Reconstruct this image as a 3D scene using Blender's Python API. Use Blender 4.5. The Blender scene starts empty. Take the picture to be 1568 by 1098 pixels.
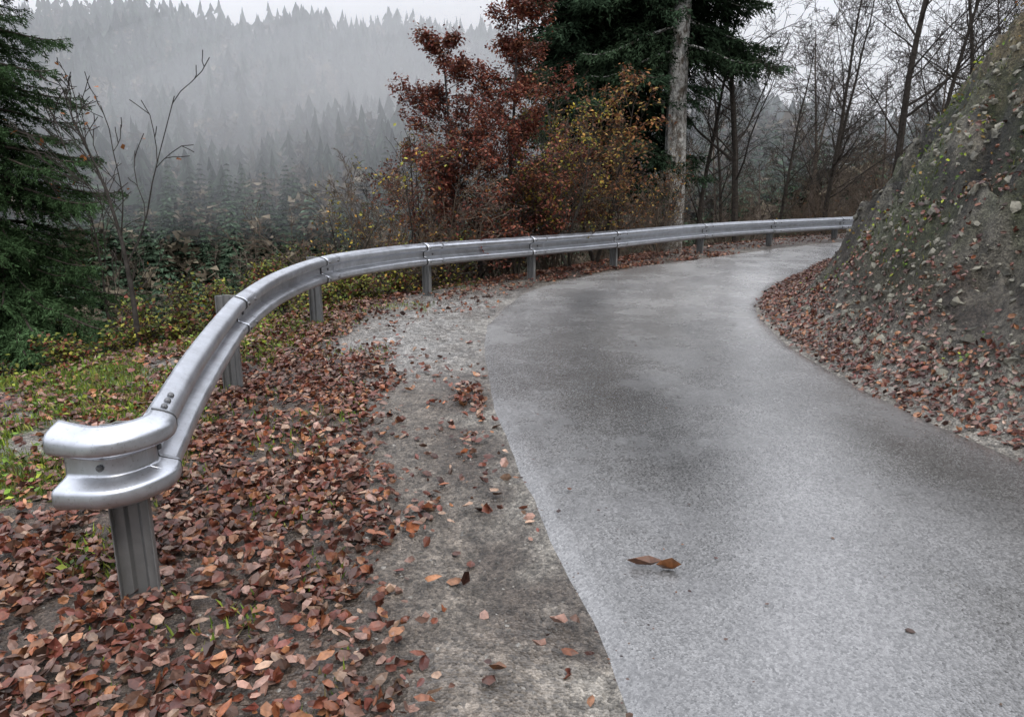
import bpy, math
import numpy as np
R0=np.random.default_rng(11)
scene=bpy.context.scene
# ---------------------------------------------------------------- helpers
def _h(ix,iy,s):
    n=(ix*374761393+iy*668265263+s*144269504)&0xffffffff
    n=((n^(n>>13))*1274126177)&0xffffffff
    return ((n^(n>>16))&0xffff)/65535.0
def vn(x,y,s=0):
    x=np.asarray(x,float);y=np.asarray(y,float)
    fx=np.floor(x);fy=np.floor(y);ix=fx.astype(np.int64);iy=fy.astype(np.int64)
    u=x-fx;v=y-fy;u=u*u*(3-2*u);v=v*v*(3-2*v)
    a=_h(ix,iy,s);b=_h(ix+1,iy,s);c=_h(ix,iy+1,s);d=_h(ix+1,iy+1,s)
    return (a*(1-u)+b*u)*(1-v)+(c*(1-u)+d*u)*v
def fbm(x,y,o=4,s=0):
    t=0;a=.5;n=0
    for i in range(o):
        t=t+a*vn(x*2**i+i*17.3,y*2**i-i*9.1,s+i);n+=a;a*=.5
    return t/n
def sst(a,b,x):
    t=np.clip((x-a)/(b-a),0,1);return t*t*(3-2*t)
def catmull(P,n):
    P=np.array(P,float);Q=np.vstack([2*P[0]-P[1],P,2*P[-1]-P[-2]])
    out=[]
    for i in range(1,len(Q)-2):
        for t in np.linspace(0,1,n,endpoint=False):
            p0,p1,p2,p3=Q[i-1],Q[i],Q[i+1],Q[i+2]
            out.append(.5*((2*p1)+(-p0+p2)*t+(2*p0-5*p1+4*p2-p3)*t*t+(-p0+3*p1-3*p2+p3)*t**3))
    out.append(Q[-2]);return np.array(out)
def sdist(x,y,poly):
    best=np.full(x.shape,1e18);sg=np.ones(x.shape)
    for a,b in zip(poly[:-1],poly[1:]):
        d=b-a;L=d@d
        t=np.clip(((x-a[0])*d[0]+(y-a[1])*d[1])/L,0,1)
        ex=x-a[0]-t*d[0];ey=y-a[1]-t*d[1];q=ex*ex+ey*ey
        m=q<best;best=np.where(m,q,best)
        sg=np.where(m,np.sign(d[0]*ey-d[1]*ex),sg)
    return np.sqrt(best)*sg      # positive = left of travel
def make(name,V,F,C=None,mats=(),midx=None,smooth=False,parent=None,extra=None):
    V=np.ascontiguousarray(V,dtype=np.float32);F=np.ascontiguousarray(F,dtype=np.int32)
    me=bpy.data.meshes.new(name);k=F.shape[1]
    me.vertices.add(len(V));me.vertices.foreach_set('co',V.ravel())
    me.loops.add(F.size);me.loops.foreach_set('vertex_index',F.ravel())
    me.polygons.add(len(F));me.polygons.foreach_set('loop_start',np.arange(0,F.size,k,dtype=np.int32))
    try: me.polygons.foreach_set('loop_total',np.full(len(F),k,dtype=np.int32))
    except Exception: pass
    if midx is not None: me.polygons.foreach_set('material_index',np.asarray(midx,dtype=np.int32))
    me.polygons.foreach_set('use_smooth',np.full(len(F),smooth))
    if C is not None:
        a=me.color_attributes.new('Col','FLOAT_COLOR','POINT')
        c=np.ones((len(V),4),np.float32);c[:,:3]=C;a.data.foreach_set('color',c.ravel())
    if extra:
        for kx,v in extra.items():
            a=me.attributes.new(kx,'FLOAT','POINT');a.data.foreach_set('value',np.asarray(v,dtype=np.float32))
    me.update(calc_edges=True)
    for m in mats: me.materials.append(m)
    ob=bpy.data.objects.new(name,me);scene.collection.objects.link(ob)
    if parent: ob.parent=parent
    return ob
def norm(a): return a/np.maximum(np.linalg.norm(a,axis=-1,keepdims=True),1e-9)
def frames(xd,zd):
    x=norm(xd);y=norm(np.cross(zd,x));z=np.cross(x,y);return np.stack([x,y,z],-1)
def inst(tv,tf,pos,R,sc):
    N=len(pos);sc=np.asarray(sc,float)
    if sc.ndim==1: sc=np.repeat(sc[:,None],3,1)
    v=tv[None]*sc[:,None,:]
    v=np.einsum('nij,nkj->nki',R,v)+pos[:,None,:]
    f=tf[None]+(np.arange(N)*len(tv))[:,None,None]
    return v.reshape(-1,3),f.reshape(-1,3)
class MB:
    def __init__(s): s.V=[];s.F=[];s.C=[];s.M=[];s.n=0
    def add(s,V,F,C,m=0):
        C=np.asarray(C,float)
        if C.ndim==1: C=np.repeat(C[None],len(V),0)
        s.V.append(V);s.F.append(F+s.n);s.C.append(C);s.M.append(np.full(len(F),m));s.n+=len(V)
    def arr(s): return np.vstack(s.V),np.vstack(s.F),np.vstack(s.C),np.concatenate(s.M)
def tubes(P,Rr,k):
    B,n,_=P.shape
    T=norm(np.gradient(P,axis=1))
    ref=np.where(np.abs(T[:,:1,2:3])>.8,np.array([1.,0,0]),np.array([0,0,1.]))
    N=norm(np.cross(T,np.broadcast_to(ref,T.shape)));Bn=np.cross(T,N)
    a=np.arange(k)*2*np.pi/k
    V=P[:,:,None]+Rr[:,:,None,None]*(np.cos(a)[None,None,:,None]*N[:,:,None]+np.sin(a)[None,None,:,None]*Bn[:,:,None])
    i=np.arange(n-1)[:,None]*k;j=np.arange(k)[None];j2=(j+1)%k
    q=np.stack([i+j,i+j2,i+k+j2,i+k+j],-1).reshape(-1,4)
    t=np.vstack([q[:,[0,1,2]],q[:,[0,2,3]]])
    F=(t[None]+(np.arange(B)*n*k)[:,None,None]).reshape(-1,3)
    return V.reshape(-1,3),F
def rdir(n,rs): return norm(rs.normal(size=(n,3)))

# ---------------------------------------------------------------- materials
def newmat(name):
    m=bpy.data.materials.new(name);m.use_nodes=True
    nt=m.node_tree;b=nt.nodes['Principled BSDF'];return m,nt,b
def mixc(nt,mode,fac,a,b):
    n=nt.nodes.new('ShaderNodeMix');n.data_type='RGBA';n.blend_type=mode
    for s,v in ((0,fac),(6,a),(7,b)):
        if isinstance(v,bpy.types.NodeSocket): nt.links.new(v,n.inputs[s])
        elif s==0: n.inputs[0].default_value=v
        else: n.inputs[s].default_value=(*v,1)
    return n.outputs[2]
def mrange(nt,src,a,b,c,d):
    n=nt.nodes.new('ShaderNodeMapRange');nt.links.new(src,n.inputs[0])
    for i,v in enumerate((a,b,c,d)): n.inputs[i+1].default_value=v
    return n.outputs[0]
def noise(nt,co,scale,detail=4,rough=.55):
    n=nt.nodes.new('ShaderNodeTexNoise');n.inputs['Scale'].default_value=scale;n.inputs['Detail'].default_value=detail;n.inputs['Roughness'].default_value=rough
    nt.links.new(co,n.inputs['Vector']);return n.outputs['Fac']
def voro(nt,co,scale):
    n=nt.nodes.new('ShaderNodeTexVoronoi');n.inputs['Scale'].default_value=scale
    nt.links.new(co,n.inputs['Vector']);return n
def geo(nt): return nt.nodes.new('ShaderNodeNewGeometry').outputs['Position']
def colattr(nt):
    n=nt.nodes.new('ShaderNodeVertexColor');n.layer_name='Col';return n.outputs['Color']
def fattr(nt,name):
    n=nt.nodes.new('ShaderNodeAttribute');n.attribute_name=name;return n.outputs['Fac']

def mat_ground():
    m,nt,b=newmat('ground_gravel_soil');co=geo(nt);c=colattr(nt)
    v=voro(nt,co,75);v2=voro(nt,co,28)
    g=mrange(nt,v.outputs['Color'],.1,.9,.45,1.6)
    gb=mrange(nt,v2.outputs['Color'],.1,.9,.7,1.35)
    g1=mrange(nt,noise(nt,co,9,4,.65),.3,.7,.55,1.4)
    g2=mrange(nt,noise(nt,co,160,1,.6),.3,.7,.7,1.3)
    a=c
    for q in (g,gb,g1,g2): a=mixc(nt,'MULTIPLY',1,a,q)
    nt.links.new(a,b.inputs['Base Color'])
    wet=fattr(nt,'Wet')
    wn=nt.nodes.new('ShaderNodeMath');wn.operation='MULTIPLY';nt.links.new(wet,wn.inputs[0]);nt.links.new(mrange(nt,noise(nt,co,3,4,.6),.42,.54,0,1),wn.inputs[1])
    nt.links.new(mrange(nt,wn.outputs[0],0,1,.55,.1),b.inputs['Roughness'])
    add=nt.nodes.new('ShaderNodeMath');add.operation='ADD'
    nt.links.new(v.outputs['Distance'],add.inputs[0]);
    mu=nt.nodes.new('ShaderNodeMath');mu.operation='MULTIPLY';nt.links.new(v2.outputs['Distance'],mu.inputs[0]);mu.inputs[1].default_value=2
    nt.links.new(mu.outputs[0],add.inputs[1])
    ad2=nt.nodes.new('ShaderNodeMath');ad2.operation='MULTIPLY_ADD';nt.links.new(noise(nt,co,7,7,.78),ad2.inputs[0]);nt.links.new(mrange(nt,fattr(nt,'Bank'),0,1,2,38),ad2.inputs[1]);nt.links.new(add.outputs[0],ad2.inputs[2])
    bp=nt.nodes.new('ShaderNodeBump');bp.inputs['Distance'].default_value=.013
    nt.links.new(ad2.outputs[0],bp.inputs['Height'])
    nt.links.new(mrange(nt,wn.outputs[0],0,1,.95,.06),bp.inputs['Strength'])
    nt.links.new(bp.outputs[0],b.inputs['Normal']);return m
def mat_asphalt():
    m,nt,b=newmat('wet_asphalt');co=geo(nt);c=colattr(nt)
    v=voro(nt,co,105)
    g=mrange(nt,v.outputs['Color'],.05,.95,.45,1.6)
    g2=mrange(nt,noise(nt,co,230,1,.6),.3,.7,.68,1.32)
    g3=mrange(nt,noise(nt,co,.9,4,.6),.3,.7,.78,1.18)
    fn=mrange(nt,noise(nt,co,7,4,.7),.3,.7,.9,1.1)
    a=mixc(nt,'MULTIPLY',1,c,g);
    for q in (g2,g3,fn): a=mixc(nt,'MULTIPLY',1,a,q)
    nt.links.new(a,b.inputs['Base Color'])
    wt=fattr(nt,'Wet')
    r1=mrange(nt,noise(nt,co,1.1,5,.65),.38,.60,.38,.11)
    sb=nt.nodes.new('ShaderNodeMath');sb.operation='MULTIPLY_ADD';nt.links.new(wt,sb.inputs[0]);sb.inputs[1].default_value=-.05;nt.links.new(r1,sb.inputs[2])
    nt.links.new(sb.outputs[0],b.inputs['Roughness']);b.inputs['Specular IOR Level'].default_value=.95
    b.inputs['Coat Weight'].default_value=.3;b.inputs['Coat Roughness'].default_value=.2;b.inputs['Coat IOR'].default_value=1.33
    bp=nt.nodes.new('ShaderNodeBump');bp.inputs['Distance'].default_value=.0025;bp.inputs['Strength'].default_value=.32
    nt.links.new(v.outputs['Distance'],bp.inputs['Height']);nt.links.new(bp.outputs[0],b.inputs['Normal'])
    return m
def mat_col(name,rough=.6,var=.35,scale=20,trans=0,spec=.5,bump=0):
    m,nt,b=newmat(name);co=geo(nt);c=colattr(nt)
    g=mrange(nt,noise(nt,co,scale,2,.6),.3,.7,1-var,1+var)
    a=mixc(nt,'MULTIPLY',1,c,g);nt.links.new(a,b.inputs['Base Color'])
    b.inputs['Roughness'].default_value=rough;b.inputs['Specular IOR Level'].default_value=spec
    if bump:
        bp=nt.nodes.new('ShaderNodeBump');bp.inputs['Distance'].default_value=bump
        nt.links.new(noise(nt,co,scale*1.5,3,.7),bp.inputs['Height']);nt.links.new(bp.outputs[0],b.inputs['Normal'])
    if trans:
        t=nt.nodes.new('ShaderNodeBsdfTranslucent');nt.links.new(a,t.inputs['Color'])
        mx=nt.nodes.new('ShaderNodeMixShader');mx.inputs[0].default_value=trans
        nt.links.new(b.outputs[0],mx.inputs[1]);nt.links.new(t.outputs[0],mx.inputs[2])
        nt.links.new(mx.outputs[0],nt.nodes['Material Output'].inputs['Surface'])
    return m
def mat_diff(name,var,scale):
    m=bpy.data.materials.new(name);m.use_nodes=True;nt=m.node_tree;nt.nodes.clear()
    o=nt.nodes.new('ShaderNodeOutputMaterial');d=nt.nodes.new('ShaderNodeBsdfDiffuse');co=geo(nt)
    g=mrange(nt,noise(nt,co,scale,2,.6),.3,.7,1-var,1+var)
    nt.links.new(mixc(nt,'MULTIPLY',1,colattr(nt),g),d.inputs['Color']);nt.links.new(d.outputs[0],o.inputs['Surface']);return m
def mat_steel(name,col,r0,r1,met=.7,dk=.4):
    m,nt,b=newmat(name);co=geo(nt)
    n=noise(nt,co,10,5,.65);a=mixc(nt,'MIX',mrange(nt,n,.3,.7,0,1),tuple(x*.75 for x in col),col)
    st=noise(nt,co,2.6,5,.75)
    a=mixc(nt,'MIX',mrange(nt,st,.50,.75,0,dk),a,(.17,.17,.17))
    sp=noise(nt,co,70,3,.7);a=mixc(nt,'MIX',mrange(nt,sp,.58,.70,0,.5),a,(.2,.19,.18))
    nt.links.new(a,b.inputs['Base Color']);b.inputs['Metallic'].default_value=met
    nt.links.new(mrange(nt,noise(nt,co,6,4,.6),.3,.7,r0,r1),b.inputs['Roughness'])
    bp=nt.nodes.new('ShaderNodeBump');bp.inputs['Distance'].default_value=.0008;bp.inputs['Strength'].default_value=.4
    nt.links.new(noise(nt,co,9,2,.5),bp.inputs['Height']);nt.links.new(bp.outputs[0],b.inputs['Normal'])
    return m
def mat_lichen():
    m,nt,b=newmat('lichen_bark');co=geo(nt)
    mp=nt.nodes.new('ShaderNodeMapping');mp.inputs['Scale'].default_value=(1,1,.5);nt.links.new(co,mp.inputs[0])
    n=noise(nt,mp.outputs[0],6,6,.75);n2=noise(nt,mp.outputs[0],22,5,.75)
    a=mixc(nt,'MIX',mrange(nt,n,.42,.54,0,1),(.075,.06,.045),(.34,.335,.31))
    a=mixc(nt,'MULTIPLY',1,a,mrange(nt,n2,.35,.65,.3,1.6))
    nt.links.new(a,b.inputs['Base Color']);b.inputs['Roughness'].default_value=.9
    bp=nt.nodes.new('ShaderNodeBump');bp.inputs['Distance'].default_value=.05
    nt.links.new(n2,bp.inputs['Height']);nt.links.new(bp.outputs[0],b.inputs['Normal']);return m
def mat_fog(name,den,col=(.93,.96,1)):
    m=bpy.data.materials.new(name);m.use_nodes=True;nt=m.node_tree;nt.nodes.clear()
    o=nt.nodes.new('ShaderNodeOutputMaterial');v=nt.nodes.new('ShaderNodeVolumeScatter')
    v.inputs['Color'].default_value=(*col,1);v.inputs['Density'].default_value=den
    nt.links.new(v.outputs[0],o.inputs['Volume']);return m
M_ground=mat_ground();M_asph=mat_asphalt()
M_leaf=mat_col('dead_leaf',.42,.35,45,0,.4)
M_fol=mat_col('foliage',.6,.3,3,.25,.25)
M_needle=mat_diff('conifer_needles',.3,2.5)
M_bark=mat_diff('bark',.35,14)
M_far=mat_diff('distant_conifers',.35,.5)
M_stone=mat_col('stone',.6,.4,30,0,.4,.006)
M_steel=mat_steel('galvanised_steel',(.57,.59,.63),.28,.46,.9)
M_steel2=mat_steel('galvanised_post',(.22,.22,.215),.4,.6,.45,.6)
M_dark=mat_steel('bolt_steel',(.16,.16,.165),.4,.6)
M_seam,_nt,_b=newmat('seam_shadow_gap');_b.inputs['Base Color'].default_value=(.02,.02,.02,1)
M_lichen=mat_lichen()

# ---------------------------------------------------------------- layout curves (metres)
LE=catmull([(.5,-30),(.5,-8),(.46,0),(.42,1.2),(.38,2.03),(.30,2.56),(.14,3.19),(-.015,4.07),(-.163,5.17),(-.27,6.5),(-.285,8.09),(-.16,9.3),(.15,10.62),(.69,11.75),(1.96,13.35),(3.9,15.05),(5.87,16.9),(7.45,18.15),(10,20),(14,22.4),(22,26.5),(60,42)],7)
RE=catmull([(3.7,-30),(3.6,-8),(3.5,0),(3.3,2),(3.07,4.15),(2.88,5.02),(2.78,5.86),(2.78,7.0),(2.96,8.65),(3.25,9.79),(3.87,11.1),(5.0,12.9),(6.1,14.6),(7.2,15.7),(9.2,17.0),(13,19.0),(21,23),(60,38)],7)
BR=catmull([(-5.5,-40),(-5.3,0),(-4.8,4),(-4.2,5.8),(-3.3,7.4),(-1.9,10.0),(-.3,11.9),(1.4,13.9),(3.5,16.6),(5.6,18.6),(8.8,21),(14,24.2),(25,30),(60,46),(160,85),(600,200)],5)
def ridge(x):
    return np.interp(x,[-600,-320,-195,-120,-60,-21,30,66,117,170,400],[42,48,46,48,41,42,33,21,7,4,4])
def fields(x,y):
    x=np.asarray(x,float);y=np.asarray(y,float)
    return sdist(x,y,BR),-sdist(x,y,RE),sdist(x,y,LE)
def H(x,y,full=False):
    x=np.asarray(x,float);y=np.asarray(y,float)
    dB,dR,dL=fields(x,y)
    off=np.clip(np.maximum(dR,dL)-.02,0,1)
    z=sst(0,.35,off)*(.06*(fbm(x*1.3,y*1.3,3,3)-.5)+.028*(fbm(x*7,y*7,3,5)-.5))-.003
    d=np.maximum(dB,0);dd=np.sqrt(d*d+.16)-.4
    D=np.interp(x,[0,40,200],[36,12,10])
    drop=-D*(1-np.exp(-.85*dd/D))
    rise=sst(50,310,y)*(ridge(x)+D)*sst(0,20,d)
    back=-np.clip(y-320,0,700)*.12
    z=z+drop+rise+back*sst(0,20,d)+sst(1,40,d)*(fbm(x/35,y/35,3,9)-.5)*10+sst(.1,1.5,d)*(fbm(x*1.1,y*1.1,3,2)-.5)*.5
    q=dR+.6*(fbm(x*.7,y*.7,2,21)-.5)*sst(0,1,dR)
    toe=.45+.7*sst(8,14,y)
    s=q-toe
    h1=1.70*.5*(s+np.sqrt(s*s+.08))-1.70*.5*(-toe+np.sqrt(toe*toe+.08))
    h1=h1+.10*np.clip(q,0,1)
    cap=6.5+.45*(q-4.2)+1.2*(fbm(x*.35,y*.35,3,33)-.5)
    k=.35
    h=-k*np.log(np.exp(-np.clip(h1,-5,60)/k)+np.exp(-np.clip(cap,0,60)/k))
    h=np.minimum(h,26)
    b=sst(.5,1.3,dR)
    rdg=1-np.abs(2*fbm(x*1.1+z*.5,y*1.1,4,41)-1)
    rd2=1-np.abs(2*fbm(x*2.6+y*.8,y*1.6-h*1.2,4,45)-1)
    rough=.75*(fbm(x*.8,y*.8,3,40)-.5)+.5*(rdg-.75)+.85*(rd2-.75)*sst(.3,.55,fbm(x*.7,y*.7,2,46))+.34*(fbm(x*4+h*1.5,y*4,3,42)-.5)+.20*(fbm(x*11,y*11,2,43)-.5)
    z=z+np.where(dR>0,np.maximum(h,0)+b*rough,0)
    if full: return z,dB,dR,dL,h
    return z
def Hn(x,y):
    e=.04;z=H(x,y);return z,norm(np.stack([-(H(x+e,y)-z)/e,-(H(x,y+e)-z)/e,np.ones_like(z)],-1))

# ---------------------------------------------------------------- ground
def axis(a,b,st,lo,hi,gr=1.085):
    m=list(np.arange(a,b,st));s=st;x=m[-1];up=[]
    while x<hi: s=min(s*gr,60);x+=s;up.append(x)
    s=st;x=a;dn=[]
    while x>lo: s=min(s*gr,60);x-=s;dn.append(x)
    return np.array(dn[::-1]+m+up)
xs=axis(-5,11.5,.045,-1200,1200);ys=axis(1.4,20,.045,-300,1500)
X,Y=np.meshgrid(xs,ys);nx,ny=len(xs),len(ys)
x=X.ravel();y=Y.ravel()
z,dB,dR,dL,hb=H(x,y,True)
i=(np.arange(ny-1)[:,None]*nx+np.arange(nx-1)[None]).ravel()
F=np.stack([i,i+1,i+nx+1,i+nx],-1)
def lerp(a,b,t): return a*(1-t[:,None])+np.array(b)[None]*t[:,None]
def grassmask(x,y,dB): return sst(.39,.50,fbm(x*1.3,y*1.3,4,52)+.20*sst(-2.3,-.3,dB)-.06)
C=np.repeat(np.array([[.170,.155,.132]]),len(x),0)
C*= (0.7+.6*fbm(x*.9,y*.9,4,50))[:,None]
dirt=sst(.38,.56,fbm(x*1.2,y*1.2,4,51))*.6
C=lerp(C,(.070,.052,.038),dirt*sst(.0,.4,dL))
litter=sst(.5,1.1,dL+.8*(fbm(x*.9,y*.9,3,80)-.5))*sst(3.0,2.4,dL)*(1-.9*sst(1.75,1.3,dL)*sst(5.9,7.4,y)*sst(12.5,11,y))
C=lerp(C,(.052,.034,.024),litter*.72)
C=lerp(C,(.048,.036,.028),sst(.36,.10,np.abs(dL-.15))*.8*sst(.34,.54,fbm(x*2,y*2,3,57)))
C=lerp(C,(.22,.213,.20),sst(1.3,.2,np.abs(dL-.75))*sst(5.5,7,y)*sst(12,10,y)*.75)
railside=sst(1.9,2.6,dL)
grass=grassmask(x,y,dB)*railside
C=lerp(C,(.065,.095,.02),grass*.85)
fd=sst(-.1,.6,dB);C=lerp(C,(.06,.05,.03),fd)
C=lerp(C,(.022,.03,.018),sst(3,25,dB))
bank=sst(.35,1.0,dR)
n=fbm(x*.8,y*.8,4,60);n2=fbm(x*3+hb*2,y*3,5,61)
bc=lerp(np.repeat(np.array([[.175,.162,.125]]),len(x),0),(.050,.045,.035),sst(.45,.58,n2))
bc=lerp(bc,(.28,.265,.215),sst(.48,.60,n)*sst(.54,.40,n2)*.85)
bc=lerp(bc,(.075,.095,.03),sst(.51,.60,fbm(x*1.4,y*1.4,4,64))*.6)
tan=sst(1.6,3.2,hb+2.8*(n-.5));bc=lerp(bc,(.27,.185,.095),tan*.7*sst(.60,.44,n2))
bc=lerp(bc,(.05,.04,.025),sst(6.4,7.2,hb))
red=sst(1.4,.2,hb+.9*(n-.5));bc=lerp(bc,(.070,.048,.034),red*.75)
C=C*(1-bank[:,None])+bc*bank[:,None]
wet=sst(1.1,.3,np.abs(dL-.75))*sst(5.3,6.6,y)*sst(13,10.5,y)+.6*sst(.9,.3,np.abs(dL-.5))*sst(2.8,2.2,y)
make('ground',np.stack([x,y,z],-1),F,C,[M_ground],smooth=True,extra={'Wet':np.clip(wet,0,1),'Bank':bank})

# ---------------------------------------------------------------- road
nl=900;nc=44
SL=LE;k=np.arange(len(SL));kk=np.linspace(0,len(SL)-1,nl)
L2=np.stack([np.interp(kk,k,SL[:,0]),np.interp(kk,k,SL[:,1])],-1)
dRE=np.r_[0,np.cumsum(np.linalg.norm(np.diff(RE,axis=0),axis=1))]
idx=np.array([dRE[np.argmin(((RE-p)**2).sum(1))] for p in SL]);idx=np.maximum.accumulate(idx)
idx=np.convolve(np.pad(idx,4,mode='edge'),np.ones(9)/9,'valid')
s2=np.interp(kk,k,idx)
R2=np.stack([np.interp(s2,dRE,RE[:,0]),np.interp(s2,dRE,RE[:,1])],-1)
dirn=norm(R2-L2)
al=np.r_[0,np.cumsum(np.linalg.norm(np.diff(L2,axis=0),axis=1))]
jL=.12*(fbm(al*.6,al*0,3,70)-.5)+.04*(fbm(al*3.2,al*0,2,71)-.5)
jR=.14*(fbm(al*.5,al*0+5,4,72)-.5)
L2=L2+dirn*jL[:,None];R2=R2+dirn*(jR[:,None]+.05)
u=np.linspace(0,1,nc)
P=L2[:,None]*(1-u[None,:,None])+R2[:,None]*u[None,:,None]
xx=P[...,0].ravel();yy=P[...,1].ravel();uu=np.tile(u,nl)
zz=.012+.018*(1-(2*uu-1)**2)+.006*(fbm(xx*1.2,yy*1.2,2,73)-.5);zz[(uu==0)|(uu==1)]=-.01
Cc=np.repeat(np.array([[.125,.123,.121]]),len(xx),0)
Cc=lerp(Cc,(.25,.243,.233),sst(4.5,12,yy))  # far stretch paler: grazing sky sheen painted into the base colour
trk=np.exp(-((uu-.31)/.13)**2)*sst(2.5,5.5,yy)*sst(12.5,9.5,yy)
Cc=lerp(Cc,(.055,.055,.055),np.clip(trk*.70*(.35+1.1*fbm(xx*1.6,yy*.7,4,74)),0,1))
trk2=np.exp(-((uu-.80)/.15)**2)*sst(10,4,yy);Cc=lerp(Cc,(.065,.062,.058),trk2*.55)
Cc=lerp(Cc,(.07,.058,.05),sst(.93,1,uu)*.7)
i=(np.arange(nl-1)[:,None]*nc+np.arange(nc-1)[None]).ravel()
F=np.stack([i,i+1,i+nc+1,i+nc],-1)
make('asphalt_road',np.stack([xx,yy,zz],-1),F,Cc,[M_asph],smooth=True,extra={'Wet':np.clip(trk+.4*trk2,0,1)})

# ---------------------------------------------------------------- guardrail (angular W profile)
half=[(0,-.004),(-.004,.012),(-.012,.036),(-.022,.058),(-.030,.070),(-.040,.078),(-.050,.081),(-.078,.081),(-.086,.078),(-.092,.071),(-.112,.014),(-.116,.006),(-.122,.001),(-.130,0),(-.155,0)]
prof=np.array(half+[(-.31-a,b) for a,b in half[:-1][::-1]])
def beam(name,path,prof,parent,mat,off=0.,hs=1.,thick=.004):
    path=np.array(path);T=np.gradient(path[:,:2],axis=0);T=norm(T);N=np.stack([T[:,1],-T[:,0]],-1)
    n=len(path);k=len(prof);hs=np.broadcast_to(np.asarray(hs,float),(n,))
    V=np.zeros((n,k,3))
    V[:,:,0]=path[:,None,0]+N[:,None,0]*(prof[None,:,1]+off);V[:,:,1]=path[:,None,1]+N[:,None,1]*(prof[None,:,1]+off)
    V[:,:,2]=path[:,None,2]-.155+(prof[None,:,0]+.155)*hs[:,None]
    i=(np.arange(n-1)[:,None]*k+np.arange(k-1)[None]).ravel()
    ob=make(name,V.reshape(-1,3),np.stack([i,i+1,i+k+1,i+k],-1),None,[mat],smooth=True,parent=parent)
    so=ob.modifiers.new('thickness','SOLIDIFY');so.thickness=thick;so.offset=0
    return ob
rail=bpy.data.objects.new('guardrail',None);scene.collection.objects.link(rail)
RP=[(-1.41,2.68,.79),(-1.70,3.75,.79),(-1.99,5.0,.79),(-2.12,5.7,.79),(-2.23,7.0,.79),(-2.13,8.35,.785),(-1.75,9.4,.77),(-1.12,10.4,.75),(.40,11.9,.72),(1.93,13.4,.70),(4.10,15.8,.66),(6.2,17.65,.62),(9.6,20.2,.57)]
rp=catmull(RP,14)
beam('w_beam',rp,prof,rail,M_steel)
term=catmull([(-1.675,2.60,.79),(-1.60,2.585,.79),(-1.51,2.58,.79),(-1.445,2.63,.79),(-1.412,2.72,.79),(-1.438,2.81,.79)],8)
beam('end_terminal',term,prof,rail,M_steel,.006,np.interp(np.arange(len(term)),[0,12,len(term)],[1.14,1.04,1.02]),.005)
rpd=np.r_[0,np.cumsum(np.linalg.norm(np.diff(rp,axis=0),axis=1))]
def at(P2): return np.argmin(((rp[:,:2]-np.array(P2))**2).sum(1))
def sub(s0,s1,n=8):
    t=np.linspace(s0,s1,n);return np.stack([np.interp(t,rpd,rp[:,a]) for a in range(3)],-1)
posts=[(-1.52,2.72),(-2.22,5.68),(-2.25,8.42),(-1.2,10.52),(.33,12.0),(1.86,13.5),(4.03,15.9),(6.13,17.75),(8.4,19.45)]
from mathutils import Vector
def bolts(name,pts,nrm,parent,rad=.016):
    V=[];F=[];n0=0
    for p,nn in zip(pts,nrm):
        nn=np.array(nn,float)
        if len(nn)==2: nn=np.array([nn[0],nn[1],0.])
        nn=nn/np.linalg.norm(nn);a=np.cross(nn,[.3,.2,1.]);a=a/np.linalg.norm(a);b=np.cross(nn,a)
        for rr,hh in ((1,0),(1,.007),(.6,.014)):
            for t in range(8):
                an=t*math.pi/4;V.append(p+nn*hh+rad*rr*(math.cos(an)*a+math.sin(an)*b))
        V.append(p+nn*.015)
        for l in range(2):
            for t in range(8):
                q=(t+1)%8;F+= [(n0+l*8+t,n0+l*8+q,n0+l*8+8+q),(n0+l*8+t,n0+l*8+8+q,n0+l*8+8+t)]
        for t in range(8): F.append((n0+16+t,n0+16+(t+1)%8,n0+24))
        n0+=25
    make(name,np.array(V),np.array(F),None,[M_dark],parent=parent)
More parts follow.
